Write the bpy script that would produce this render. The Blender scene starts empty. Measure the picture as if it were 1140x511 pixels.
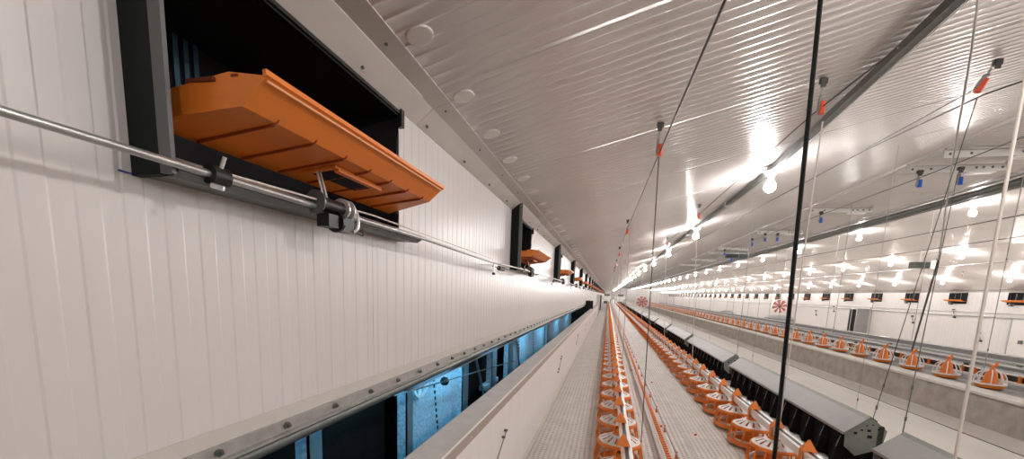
import bpy, math, random
from mathutils import Vector, Matrix
random.seed(7)
PI = math.pi
C = bpy.context.scene.collection
S = bpy.context.scene

# ---------------------------------------------------------------- camera
YAW, PITCH, ROLL, FPX, CY = math.radians(13.533), math.radians(-7.754), math.radians(2.139), 431.25, 382.9
fw = Vector((-math.sin(YAW)*math.cos(PITCH), math.cos(YAW)*math.cos(PITCH), math.sin(PITCH)))
r0 = Vector((math.cos(YAW), math.sin(YAW), 0)); u0 = r0.cross(fw)
rt = r0*math.cos(ROLL)+u0*math.sin(ROLL); up = -r0*math.sin(ROLL)+u0*math.cos(ROLL)
cd = bpy.data.cameras.new('camera'); cam = bpy.data.objects.new('camera', cd); C.objects.link(cam)
cam.matrix_world = Matrix(((rt.x, up.x, -fw.x, 0), (rt.y, up.y, -fw.y, 0), (rt.z, up.z, -fw.z, 0), (0, 0, 0, 1)))
cd.sensor_width = 36; cd.lens = FPX/1140*36; cd.shift_y = (CY-255.5)/1140; cd.clip_start = .02; cd.clip_end = 400
S.camera = cam

# ---------------------------------------------------------------- world, exposure
w = bpy.data.worlds.new('world'); S.world = w; w.use_nodes = True
w.node_tree.nodes['Background'].inputs[0].default_value = (.02, .03, .04, 1)
w.node_tree.nodes['Background'].inputs[1].default_value = .3
S.view_settings.view_transform = 'Standard'; S.view_settings.look = 'None'
S.view_settings.gamma = 1; S.view_settings.use_curve_mapping = False
S.view_settings.exposure = 0.0
LAMP = 400.0           # emission of the bulbs
BLUE = 11.0             # watts of each blue lamp in the channel beside the wall

# blue lamps of the service channel beside the left wall (real fixtures are built below them)
def blue_lamp(y):
    l = bpy.data.lights.new('channel_light', 'AREA'); l.shape = 'RECTANGLE'; l.size = .5; l.size_y = .06
    l.energy = BLUE; l.color = (.16, .60, 1.0)
    o = bpy.data.objects.new('channel_light', l); C.objects.link(o)
    o.location = (-1.05, y, -.50)
    o.rotation_euler = Vector((-.45, 0, -.5)).to_track_quat('-Z', 'Y').to_euler()
BLUE_Y = [.6, 2.2, 3.4, 5.2, 7.0, 9.0, 12.0, 15.0]
for y in BLUE_Y: blue_lamp(y)

# ---------------------------------------------------------------- materials
def mat(name, col, rough=.5, metal=0, noise=0, nscale=20, bump=0, bscale=60, emit=None, spec=.5, stretch=None, col2=None, coat=0):
    m = bpy.data.materials.new(name); m.use_nodes = True
    nt = m.node_tree; b = nt.nodes['Principled BSDF']
    b.inputs['Base Color'].default_value = (*col, 1); b.inputs['Roughness'].default_value = rough
    b.inputs['Metallic'].default_value = metal; b.inputs['Specular IOR Level'].default_value = spec
    b.inputs['Coat Weight'].default_value = coat; b.inputs['Coat Roughness'].default_value = .15
    if emit:
        b.inputs['Emission Color'].default_value = (*emit[0], 1); b.inputs['Emission Strength'].default_value = emit[1]
        m.cycles.emission_sampling = 'FRONT'
    if noise or bump:
        g = nt.nodes.new('ShaderNodeNewGeometry'); mp = nt.nodes.new('ShaderNodeMapping')
        nt.links.new(g.outputs['Position'], mp.inputs[0])
        if stretch: mp.inputs['Scale'].default_value = stretch
    if noise:
        n = nt.nodes.new('ShaderNodeTexNoise'); n.inputs['Scale'].default_value = nscale; n.inputs['Detail'].default_value = 5
        nt.links.new(mp.outputs[0], n.inputs[0])
        r = nt.nodes.new('ShaderNodeValToRGB'); r.color_ramp.elements[0].position = .3; r.color_ramp.elements[1].position = .7
        c2 = col2 or tuple(c*(1-noise) for c in col)
        r.color_ramp.elements[0].color = (*c2, 1); r.color_ramp.elements[1].color = (*col, 1)
        nt.links.new(n.outputs[0], r.inputs[0]); nt.links.new(r.outputs[0], b.inputs['Base Color'])
    if bump:
        n = nt.nodes.new('ShaderNodeTexNoise'); n.inputs['Scale'].default_value = bscale; n.inputs['Detail'].default_value = 3
        nt.links.new(mp.outputs[0], n.inputs[0]); bp = nt.nodes.new('ShaderNodeBump')
        bp.inputs['Strength'].default_value = bump; bp.inputs['Distance'].default_value = .01
        nt.links.new(n.outputs[0], bp.inputs['Height']); nt.links.new(bp.outputs[0], b.inputs['Normal'])
    return m
M = dict(
    wall=mat('white_panel', (.70, .665, .645), .30, noise=.03, nscale=3, bump=.05, bscale=9),
    ceil=mat('ceiling_sheet', (.80, .755, .725), .27, metal=.35, noise=.05, nscale=2, bump=.05, bscale=7),
    trim=mat('beige_trim', (.62, .58, .54), .4, noise=.08, nscale=9),
    steel=mat('galvanised_steel', (.55, .56, .55), .35, metal=.8, noise=.2, nscale=30),
    alu=mat('bright_aluminium', (.85, .85, .84), .3, metal=.6),
    dsteel=mat('dull_steel', (.16, .17, .16), .4, metal=.5, noise=.2, nscale=25),
    sheet=mat('galvanised_sheet', (.62, .68, .72), .5, metal=.25, noise=.45, nscale=38, bump=.2, bscale=50),
    black=mat('black_plastic', (.010, .011, .010), .4), rubber=mat('black_rubber', (.006, .006, .006), .8, spec=.15), edge=mat('frame_edge', (.12, .125, .12), .5),
    frame=mat('black_frame', (.005, .009, .008), .6, spec=.2),
    void=mat('dark_interior', (.006, .006, .007), .9),
    rust=mat('dark_mesh', (.016, .008, .005), .9, noise=.8, nscale=120, spec=.05),
    orange=mat('orange_plastic', (.83, .22, .025), .38, noise=.06, nscale=20),
    orange2=mat('feeder_orange', (.87, .235, .03), .4, noise=.1, nscale=40),
    oranged=mat('dark_orange', (.34, .06, .01), .5), slot=mat('slot_dark', (.16, .03, .01), .6), orangel=mat('light_orange', (.95, .55, .30), .3),
    white=mat('white_plastic', (.84, .82, .79), .4),
    cap=mat('grey_cap', (.72, .69, .66), .45, noise=.14, nscale=12),
    capb=mat('brown_facing', (.42, .34, .30), .5, noise=.1, nscale=12),
    cream=mat('cream_panel', (.86, .825, .795), .33, noise=.07, nscale=5, stretch=(1, 4, .4)),
    slat=mat('cream_slat', (.80, .76, .71), .55, noise=.16, nscale=7),
    pit=mat('pit_floor', (.10, .085, .07), .9, noise=.4, nscale=4),
    conc=mat('concrete', (.50, .45, .39), .85, noise=.3, nscale=7, bump=.5, bscale=30),
    concl=mat('concrete_cap', (.76, .72, .66), .7, noise=.12, nscale=10, bump=.3, bscale=40),
    screed=mat('screed_floor', (.78, .74, .68), .6, noise=.10, nscale=1.5, stretch=(3, .5, 1)),
    lid=mat('grey_lid', (.31, .31, .305), .42, noise=.08, nscale=8),
    lidd=mat('dark_lid_edge', (.11, .11, .10), .5),
    plate=mat('green_grey_plate', (.23, .25, .22), .45, noise=.15, nscale=20),
    gslat=mat('grey_slat', (.30, .30, .29), .55, noise=.2, nscale=9),
    capw=mat('cap_white', (.80, .76, .72), .45),
    hook=mat('dark_hook', (.05, .055, .05), .5),
    red=mat('red_pulley', (.75, .09, .03), .4), blue=mat('blue_pulley', (.02, .13, .62), .4),
    pen=mat('blue_marker', (.03, .04, .35), .6), bluepaint=mat('teal_grille', (.008, .05, .085), .6),
    bulb=mat('bulb', (1, 1, 1), .3, emit=((1.0, .955, .93), LAMP)),
    bluebulb=mat('blue_tube', (.3, .6, 1), .3, emit=((.15, .5, 1.0), 2.0)),
    rope=mat('pale_rope', (.72, .66, .60), .8), hose=mat('grey_hose', (.34, .33, .31), .5), wire=mat('dark_wire', (.06, .06, .055), .5),
    fanred=mat('red_fan', (.55, .10, .07), .5), doorw=mat('door_white', (.72, .69, .67), .4),
)

# ---------------------------------------------------------------- mesh builder
class MB:
    def __init__(s): s.v = []; s.f = []; s.mi = []; s.cur = 0
    def poly(s, pts):
        n = len(s.v); s.v += [tuple(p) for p in pts]; s.f.append(tuple(range(n, n+len(pts)))); s.mi.append(s.cur); return s
    def box(s, x0, x1, y0, y1, z0, z1):
        n = len(s.v); s.v += [(x, y, z) for x in (x0, x1) for y in (y0, y1) for z in (z0, z1)]
        for q in ((0, 1, 3, 2), (4, 6, 7, 5), (0, 4, 5, 1), (2, 3, 7, 6), (0, 2, 6, 4), (1, 5, 7, 3)):
            s.f.append(tuple(n+i for i in q)); s.mi.append(s.cur)
        return s
    def tube(s, a, b, r, k=8, r2=None, cap=True):
        a = Vector(a); b = Vector(b); d = (b-a).normalized(); r2 = r if r2 is None else r2
        p = d.orthogonal().normalized(); q = d.cross(p); n = len(s.v)
        for c, rr in ((a, r), (b, r2)):
            for i in range(k):
                t = 2*PI*i/k; s.v.append(tuple(c+(p*math.cos(t)+q*math.sin(t))*rr))
        for i in range(k):
            j = (i+1) % k; s.f.append((n+i, n+j, n+k+j, n+k+i)); s.mi.append(s.cur)
        if cap:
            s.f.append(tuple(n+k-1-i for i in range(k))); s.f.append(tuple(n+k+i for i in range(k))); s.mi += [s.cur]*2
        return s
    def path(s, pts, r, k=6):
        for a, b in zip(pts, pts[1:]): s.tube(a, b, r, k)
        return s
    def lathe(s, prof, k=20, c=(0, 0, 0), closed=False):   # profile (r,z) around z
        n = len(s.v); m = len(prof)
        for i in range(k):
            t = 2*PI*i/k
            for r, z in prof: s.v.append((c[0]+r*math.cos(t), c[1]+r*math.sin(t), c[2]+z))
        for i in range(k):
            j = (i+1) % k
            for q in range(m-(0 if closed else 1)):
                q2 = (q+1) % m
                s.f.append((n+i*m+q, n+j*m+q, n+j*m+q2, n+i*m+q2)); s.mi.append(s.cur)
        return s
    def prism(s, prof, y0, y1):           # profile list of (x,z), extruded along y
        n = len(s.v); k = len(prof)
        for y in (y0, y1): s.v += [(x, y, z) for x, z in prof]
        for i in range(k):
            j = (i+1) % k; s.f.append((n+i, n+j, n+k+j, n+k+i)); s.mi.append(s.cur)
        s.f.append(tuple(n+k-1-i for i in range(k))); s.f.append(tuple(n+k+i for i in range(k))); s.mi += [s.cur]*2
        return s
    def mesh(s, name, ms, smooth=False):
        me = bpy.data.meshes.new(name); me.from_pydata(s.v, [], s.f)
        for m in (ms if isinstance(ms, (list, tuple)) else [ms]): me.materials.append(m)
        if len(me.materials) > 1: me.polygons.foreach_set('material_index', s.mi)
        if smooth:
            me.shade_smooth()
            if smooth == 1: me.set_sharp_from_angle(angle=math.radians(40))
        me.validate(); me.update(); return me
    def build(s, name, ms, parent=None, smooth=False, loc=None):
        return put(name, s.mesh(name, ms, smooth), parent, loc)
def put(name, me, parent=None, loc=None, rot=None):
    o = bpy.data.objects.new(name, me); C.objects.link(o)
    if parent: o.parent = parent
    if loc: o.location = loc
    if rot: o.rotation_euler = rot
    return o
def tag(o, label, cat, group=None):
    o['label'] = label; o['category'] = cat
    if group: o['group'] = group
    return o
def thing(name, label, cat, loc=(0, 0, 0), group=None):
    o = bpy.data.objects.new(name, None); C.objects.link(o); o.location = loc; o.empty_display_size = .1
    return tag(o, label, cat, group)
def struct(o): o['kind'] = 'structure'; return o
def sroot(name, loc=(0, 0, 0)):
    o = bpy.data.objects.new(name, None); C.objects.link(o); o.location = loc; return struct(o)
def stuff(o): o['kind'] = 'stuff'; return o
def dup(root, loc, label=None, group=None, rot=None):
    r = root.copy(); C.objects.link(r); r.location = loc
    if rot is not None: r.rotation_euler = rot
    if label: r['label'] = label
    if group: r['group'] = group
    for ch in list(root.children):
        c = ch.copy(); C.objects.link(c); c.parent = r
        for g in list(ch.children):
            d = g.copy(); C.objects.link(d); d.parent = c
    return r
ORD = ['nearest', 'second', 'third', 'fourth', 'fifth', 'sixth', 'seventh', 'eighth', 'ninth', 'tenth', 'eleventh', 'twelfth', 'thirteenth',
       'fourteenth', 'fifteenth', 'sixteenth', 'seventeenth', 'eighteenth', 'nineteenth', 'twentieth', 'twenty-first', 'twenty-second', 'twenty-third', 'twenty-fourth']

# ---------------------------------------------------------------- dimensions (metres, camera at the origin)
XL, XR = -.914, 16.8
EAVE, SL = .79, .25
XF1 = 4.07; ZF = EAVE+SL*(XF1-XL); XF2 = XR+XL-XF1          # flat middle of the ceiling
Y0, Y1 = -8.0, 120.0
ZS = -1.34                                                   # slats
HB, HT, IW, YL0, YR0 = .20, .73, .985, .60, 20.47            # air inlets
NIN = 39
def roof(x):
    return EAVE+SL*(x-XL) if x < XF1 else (ZF if x < XF2 else EAVE+SL*(XR-x))
lin = [(YL0+3*k, YL0+3*k+IW) for k in range(-2, NIN)]
rin = [(YR0+3*k, YR0+3*k+IW) for k in range(-9, 33)]

# ---------------------------------------------------------------- left and right walls of ribbed panels
def ribbed_panel(y0, y1, z0, z1, holes, x, sgn, th=.05, nrib=17):
    """vertical boards: raised and recessed bands; sgn=+1 faces +x"""
    p = 1.2/nrib; st = []; y = y0
    pts = set()
    k = 0
    prof = []                                    # (y, depth)
    for i in range(nrib):
        a = y0+i*p
        prof += [(a, 0), (a+.5*p-.004, 0), (a+.5*p, .0016), (a+p-.004, .0016)]
    prof.append((y0+nrib*p-.0004, 0))
    prof[0] = (y0+.0006, -.004); prof.insert(1, (y0+.002, 0))
    prof = [q for q in prof if q[0] <= y1]
    cuts = [c for h in holes for c in h if y0 < c < y1]
    for c in cuts:
        for i in range(len(prof)-1):
            if prof[i][0] < c < prof[i+1][0]:
                t = (c-prof[i][0])/(prof[i+1][0]-prof[i][0]); d = prof[i][1]*(1-t)+prof[i+1][1]*t
                prof.insert(i+1, (c, d)); break
    b = MB()
    for (ya, da), (yb, db) in zip(prof, prof[1:]):
        ym = (ya+yb)/2; zr = [(z0, z1)]
        if any(h[0] < ym < h[1] for h in holes): zr = [(z0, HB), (HT, z1)]
        for za, zb in zr:
            xa, xb = x+sgn*da, x+sgn*db
            q = [(xa, ya, za), (xb, yb, za), (xb, yb, zb), (xa, ya, zb)]
            b.poly(q if sgn > 0 else q[::-1])
    # backing so the panel has thickness, with reveals round the opening
    xb_ = x-sgn*th
    for h in holes:
        a, c = max(h[0], y0), min(h[1], y1)
        if a < c:
            b.poly([(x, a, HB), (xb_, a, HB), (xb_, c, HB), (x, c, HB)]); b.poly([(x, a, HT), (x, c, HT), (xb_, c, HT), (xb_, a, HT)])
    segs = []; y = y0
    for h in sorted(holes):
        if h[1] > y0 and h[0] < y1:
            if h[0] > y: segs.append((y, h[0], z0, z1))
            a, c = max(h[0], y0), min(h[1], y1); segs += [(a, c, z0, HB), (a, c, HT, z1)]; y = c
    if y < y1: segs.append((y, y1, z0, z1))
    for a, c, za, zb in segs: b.poly([(xb_, a, za), (xb_, a, zb), (xb_, c, zb), (xb_, c, za)])
    b.poly([(x, y0, z0), (xb_, y0, z0), (xb_, y1, z0), (x, y1, z0)])
    return b
wl = sroot('wall_left')
ys = 1.385-1.2*8
while ys < Y1:
    ribbed_panel(ys, ys+1.2, -.366, EAVE+.02, lin, XL, 1).build('wall_panel', M['wall'], wl); ys += 1.2
# lower part of the wall beyond the open channel
b = MB(); b.box(XL-.05, XL, 17.2, Y1, ZS, -.366); b.build('lower_panel', M['wall'], wl)
# outer skin that closes the wall behind the panels
wr = sroot('wall_right')
ys = YR0-9*3-1.0
while ys < Y1:
    ribbed_panel(ys, ys+1.2, -2.4, EAVE+.02, rin, XR, -1, nrib=6).build('wall_panel', M['wall'], wr); ys += 1.2
struct(MB().box(XL-1.4, XR+.4, Y1, Y1+.1, -2.6, 3.2).build('wall_far', M['wall']))
struct(MB().box(XL-1.4, XR+.4, Y0-.1, Y0, -2.6, 3.2).build('wall_back', M['wall']))

# ---------------------------------------------------------------- ceiling of ribbed sheets, seams every 1.2 m
def sheet(xa, za, xb, zb, n=1, nrib=18):
    p = 1.2/nrib; b = MB(); prof = [(0, .006)]
    h = p-.011; sag = .0013
    for i in range(nrib*n):
        a = i*p; c = a+p*.5
        if i: prof += [(c-.0055-h*q, sag*(1-(2*q-1)**2)) for q in (.5, .33, .17)]
        else: prof += [(a+.004, sag)]
        prof += [(c-.0055, 0), (c-.0025, -.0028), (c+.0025, -.0028), (c+.0055, 0)]
        if i < nrib*n-1: prof += [(c+.0055+h*q, sag*(1-(2*q-1)**2)) for q in (.17, .33)]
    prof += [(1.2*n-.004, 0), (1.2*n, .006)]
    prof = sorted(set(prof))
    for (ya, da) in prof: b.v += [(xa, ya, za+da), (xb, ya, zb+da)]
    for i in range(len(prof)-1): b.f.append((2*i, 2*i+1, 2*i+3, 2*i+2)); b.mi.append(0)
    return b
ce = sroot('ceiling')
SEG = [(XL-.03, EAVE-SL*.03, XF1, ZF), (XF1, ZF, XF2, ZF), (XF2, ZF, XR+.03, EAVE-SL*.03)]
for sg in SEG:
    me = sheet(*sg).mesh('ceiling_sheet', M['ceil'], 2); y = -7.96
    while y < 52:
        put('ceiling_sheet', me, ce, (0, y, 0)); y += 1.2
    b = sheet(*sg, n=int((Y1-y)/1.2)+1); stuff(b.build('far_ceiling_sheets', M['ceil'], ce, 2, loc=(0, y, 0)))
roofskin = MB()
for xa, za, xb, zb in SEG: roofskin.poly([(xa-.1, Y0, za+.05), (xa-.1, Y1, za+.05), (xb+.1, Y1, zb+.05), (xb+.1, Y0, zb+.05)])
roofskin.build('roof_skin', M['void'], ce)
# two long joint covers that run along the house where the slopes meet the flat middle
t = MB(); t.prism([(XF1-.03, ZF-.012), (XF1+.05, ZF-.006), (XF1+.05, ZF+.0), (XF1-.03, ZF-.0)], Y0, Y1); struct(t.build('trim_1', M['ceil']))
t = MB(); t.prism([(XF2-.04, ZF-.02), (XF2+.06, ZF-.03), (XF2+.06, ZF+.0), (XF2-.04, ZF)], Y0, Y1); struct(t.build('trim_2', M['ceil']))
t = MB(); t.prism([(13.3, roof(13.3)-.035), (13.4, roof(13.4)-.035), (13.4, roof(13.4)), (13.3, roof(13.3))], Y0, Y1); struct(t.build('trim_3', M['ceil']))

# corner cove between the left wall and the ceiling, 3 m pieces with screws
cv = sroot('trim_4')
cm = MB().prism([(XL, .742), (XL+.004, .742), (-.828, .806), (-.745, .828), (-.745, .834), (-.83, .815), (XL, .785)], .002, 2.998).mesh('cove_piece', M['trim'])
sm = MB().tube((-.885, .05, .757), (-.880, .05, .748), .006, 8).tube((-.79, .05, .826), (-.788, .05, .812), .006, 8).mesh('cove_screw', M['dsteel'])
y = 1.74-9
while y < 60:
    p = put('cove_piece', cm, cv, (0, y, 0))
    for q in (0, .5, 1.0, 1.5, 2.0, 2.5): put('screw', sm, p, (0, q, 0))
    y += 3
MB().prism([(XL, .742), (XL+.004, .742), (-.828, .806), (-.745, .828), (-.83, .815), (XL, .785)], 0, Y1-y).build('cove_piece', M['trim'], cv, loc=(0, y, 0))
struct(MB().prism([(XR, .742), (16.72, .806), (16.6, .828), (16.72, .815), (XR, .785)], Y0, Y1).build('trim_5', M['trim']))

# white round caps along the ceiling edge
cap = MB().lathe([(0, -.004), (.040, -.004), (.046, -.003), (.048, 0), (.048, .004)], 24).mesh('ceiling_cap', M['capw'])
for i in range(60):
    y = .48+.42*i
    put('ceiling_cap', cap, ce, (-.68, y, roof(-.68)-.001), (0, -math.atan(SL), 0))

# ---------------------------------------------------------------- bottom rail of the left wall
rl = sroot('trim_6')
MB().prism([(XL-.06, -.515), (XL-.02, -.515), (XL-.02, -.521), (XL-.06, -.521)], 1.72, 17).build('lower_flange', M['steel'], rl)
MB().box(XL-.02, XL+.004, Y0, 17.3, -.402, -.364).build('flat_strip', M['trim'], rl)
MB().prism([(XL-.03, -.402), (XL+.012, -.402), (XL+.014, -.436), (XL+.022, -.440), (XL+.022, -.447), (XL-.03, -.447)], Y0, 17.3).build('channel_rail', M['steel'], rl)
MB().tube((XL-.012, Y0, -.472), (XL-.012, 17.3, -.472), .021, 14).build('round_pipe', M['dsteel'], rl, True)
bm_ = MB().tube((XL+.010, 0, -.419), (XL+.020, 0, -.419), .010, 10).tube((XL+.02, 0, -.419), (XL+.028, 0, -.419), .005, 8).mesh('bolt', M['dsteel'])
for i in range(75): put('bolt', bm_, rl, (0, .71+.21*i, 0))

# ---------------------------------------------------------------- low wall (parapet) between slats and channel
lw = thing('low_wall', 'cream low partition wall with grey capping beside the slatted floor', 'partition')
MB().box(-.60, -.57, Y0, 25.5, ZS-.3, -.655).build('wall_face', M['cream'], lw)
cp = MB(); cp.prism([(-.70, -.645), (-.565, -.645), (-.562, -.640), (-.566, -.634), (-.70, -.636)], Y0, 25.5); cp.build('cap', M['cap'], lw)
MB().box(-.699, -.69, Y0, 25.5, -.72, -.645).build('cap_edge', M['cap'], lw)
MB().box(-.57, -.563, Y0, 25.5, -.690, -.645).build('facing_strip', M['capb'], lw)
MB().box(-.565, -.5635, Y0, 25.5, -.637, -.630).build('bright_edge', M['white'], lw)
sc = MB().tube((-.563, 0, -.668), (-.559, 0, -.668), .0045, 8).mesh('screw', M['alu'])
for i in range(40): put('screw', sc, lw, (0, .75+.43*i, 0))
for i in range(7):
    y = 1.95+3.0*i
    h = MB().path([(-.566, y, -1.02), (-.556, y, -1.02), (-.556, y+.30, -.86), (-.566, y+.30, -.86)], .003, 6)
    lt = thing('latch_rod', ORD[i]+' thin steel latch rod fixed on the face of the cream low wall', 'latch', (0, 0, 0), 'latch rods on the low wall')
    h.build('rod', M['dsteel'], lt)
    for yy, zz in ((y, -1.02), (y+.06, -.99), (y+.25, -.885), (y+.3, -.86)): MB().box(-.57, -.55, yy-.008, yy+.008, zz-.006, zz+.006).build('eye', M['dsteel'], lt)
MB().box(-.575, -.545, Y0, 25.5, ZS-.01, ZS+.03).build('skirting', M['concl'], lw)

# ---------------------------------------------------------------- service channel seen through the gap (blue light)
XC = -1.5
ch = sroot('wall_outer')
def csheet(y0, y1, par):
    b = MB(); y = y0
    while y < y1-.01:
        yy = min(y+.18, y1); b.poly([(XC, y, -2.0), (XC, yy-.012, -2.0), (XC, yy-.012, -.3), (XC, y, -.3)])
        b.poly([(XC, yy-.012, -2.0), (XC+.006, yy-.006, -2.0), (XC+.006, yy-.006, -.3), (XC, yy-.012, -.3)])
        b.poly([(XC+.006, yy-.006, -2.0), (XC, yy, -2.0), (XC, yy, -.3), (XC+.006, yy-.006, -.3)]); y = yy
    return b.build('galvanised_sheet', M['sheet'], par)
for a, c in ((-4, .9), (2.72, 3.80), (6.1, 7.65), (7.68, 9.3), (10.0, 12.4), (12.43, 15.0), (15.03, 17.2)): csheet(a, c, ch)
MB().box(-2.3, -2.25, Y0, 17.4, -2.2, .1).build('backing', M['void'], ch)
for a, c in ((.9, 2.61), (4.0, 5.8), (9.3, 10.0)):
    MB().box(XC-.14, XC-.13, a, c, -2.0, -.3).build('dark_mesh', M['rust'], ch)
for a, c in ((1.6, 1.70), (2.61, 2.71), (3.80, 3.98), (4.9, 5.12), (5.8, 6.08), (9.3, 9.42), (9.9, 10.02)):
    MB().prism([(XC+.06, -2.0), (XC+.06, -.32), (XC-.02, -.32), (XC-.02, -2.0)], a, a+.012).build('post_flange', M['sheet'], ch)
    MB().box(XC+.05, XC+.06, a, c, -2.0, -.32).build('post', M['steel' if a > 4 else 'edge'], ch)
for y, s_ in ((4.1, 1), (6.2, 1), (1.0, 1)):
    MB().tube((XC+.03, y, -.5), (XC+.03, y+.55, -1.35), .018, 8).build('brace', M['steel'], ch)
MB().box(XC-.05, XC+.04, 4.7, 5.3, -1.30, -1.24).build('sill_plate', M['sheet'], ch)
MB().box(XC, XC+.12, 1.25, 1.62, -.62, -.58).build('bracket', M['sheet'], ch)
MB().box(-2.25, -.57, Y0, 17.4, -2.15, -2.0).build('channel_floor', M['pit'], ch)
MB().box(-2.3, XL-.05, Y0, 17.4, -.30, -.28).build('channel_ceiling', M['void'], ch)
MB().box(-2.3, -.60, 17.2, 17.3, -2.2, -.28).build('channel_end', M['void'], ch)
MB().box(-.70, -.66, Y0, 17.2, -2.05, -.72).build('channel_side', M['void'], ch)
for y in BLUE_Y:
    o = thing('channel_lamp', 'blue tube lamp hidden under the wall beside the service channel', 'lamp', (-1.03, y, -.46), 'blue lamps in the channel')
    MB().box(-.03, .03, -.27, .27, .02, .05).build('housing', M['dsteel'], o)
    MB().tube((0, -.25, 0), (0, .25, 0), .012, 10).build('tube', M['bluebulb'], o)
wh = thing('guide_wheel', 'pale spoked guide wheel against the blue sheet in the channel', 'wheel', (XC+.06, 2.84, -.76))
rim = MB().lathe([(.115, -.01), (.135, -.01), (.135, .01), (.115, .01)], 28, closed=True); rim.v = [(z, x, y) for x, y, z in rim.v]; rim.build('rim', M['white'], wh)
for k in range(6):
    a = k*PI/3+.3; MB().tube((0, 0, 0), (0, .12*math.cos(a), .12*math.sin(a)), .014, 6).build('spoke', M['white'], wh)
MB().tube((-.02, 0, 0), (.03, 0, 0), .03, 12).build('hub', M['white'], wh)
cwb = thing('counterweight', 'small black ball weight on a thin cable in the channel', 'weight', (XC+.2, 3.0, -.78))
bb = MB().lathe([(.0, -.04), (.028, -.03), (.04, 0), (.028, .03), (0, .04)], 14); bb.build('ball', M['black'], cwb, True)
tag(MB().tube((XC+.2, 2.2, -.70), (XC+.2, 5.6, -1.04), .006, 6).build('channel_cable', M['wire']), 'thin dark cable crossing the blue channel', 'cable')
for k, (y, n) in enumerate(((3.15, 14), (6.6, 12), (8.0, 10))):
    c_ = thing('chain', ORD[k]+' black chain hanging before the blue sheets of the channel', 'chain', (0, 0, 0), 'chains in the channel')
    for i in range(n): MB().tube((XC+.03, y+.012*i, -.8-.06*i), (XC+.03, y+.012*i, -.83-.06*i), .008, 6).build('link', M['black'], c_)

# ---------------------------------------------------------------- slatted floor
fl = sroot('floor')
TW, TL = .6925, .60
def slat_tile():
    b = MB(); nx, ny = 17, 15; px, py = TW/nx, TL/ny; m = .002
    # longitudinal and cross bars leave real openings
    for i in range(nx+1):
        x = i*px; b.box(max(m, x-.0115), min(TW-m, x+.0115), m, TL-m, -.02, 0)
    for j in range(ny+1):
        y = j*py
        b.box(m, TW-m, max(m, y-.0125), min(TL-m, y+.0125), -.02, -.0006)
    return b.mesh('slat_panel', M['slat'])
st = slat_tile()
y = .9
while y < 15:
    for i in range(4): put('slat_panel', st, fl, (-.57+i*TW, y, ZS))
    y += TL
yf = y
slatfar = mat('far_slats', (.74, .70, .65), .55, noise=.2, nscale=14)
nt = slatfar.node_tree
y = yf
pf = MB().box(.002, TW-.002, .003, 1.197, -.02, 0).mesh('slat_panel', slatfar)
while y < 36:
    for i in range(4): put('slat_panel', pf, fl, (-.57+i*TW, y, ZS))
    y += 1.2
MB().box(-.92, 2.20, y, Y1, ZS-.02, ZS).build('far_slats', slatfar, fl)
MB().box(-.92, -.60, 17.2, y, ZS-.02, ZS).build('side_slats', slatfar, fl)
MB().box(-.6, 2.3, Y0, 17, -2.1, -1.62).build('pit', M['pit'], fl)
MB().box(2.21, 4.13, Y0, Y1, -1.36, -1.30).build('scratch_floor', M['screed'], fl)
MB().box(2.205, 2.215, Y0, Y1, -1.7, -1.295).build('slat_edge', M['concl'], fl)
MB().box(7.4, XR+.1, Y0, Y1, -2.45, -2.35).build('low_floor', M['screed'], fl)

# concrete kerb and grey platform behind it
kb = thing('concrete_kerb', 'long rough concrete kerb with a pale cap beside the scratch floor', 'kerb')
MB().box(4.13, 4.30, Y0, 60, -1.4, -.955).build('kerb_wall', M['conc'], kb)
MB().box(4.10, 4.34, Y0, 60, -.955, -.925).build('kerb_cap', M['concl'], kb)
pl = sroot('floor_platform')
pg = MB()
for i in range(12): pg.box(4.34+i*.255, 4.34+i*.255+.235, 0, 2.98, -.03, 0)
pg = pg.mesh('grey_slat_panel', M['gslat'])
for i in range(17): put('grey_slat_panel', pg, pl, (0, -2+i*3.0, -.955))
MB().box(4.34, 7.4, 49, 60, -1.0, -.96).build('platform_end', M['gslat'], pl)
MB().box(7.37, 7.4, Y0, 60, -2.4, -.97).build('platform_side', M['concl'], pl)
for i, (x, z, ww, hh, mm, nm) in enumerate(((5.9, -.84, .22, .05, 'gslat', 'grey flat conveyor cover'), (6.6, -.86, .03, .03, 'alu', 'pale steel drinker pipe'), (7.2, -.83, .25, .09, 'lid', 'long grey box cover at the platform edge'))):
    o = thing('platform_rail', nm+' running along the raised platform', 'rail')
    MB().box(x-ww/2, x+ww/2, Y0, 58, z-hh, z).build('cover', M[mm], o)
    for k in range(18):
        MB().box(x-.02, x+.02, 2+3*k, 2.05+3*k, -.955, z-hh).build('leg', M['dsteel'], o)

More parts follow.
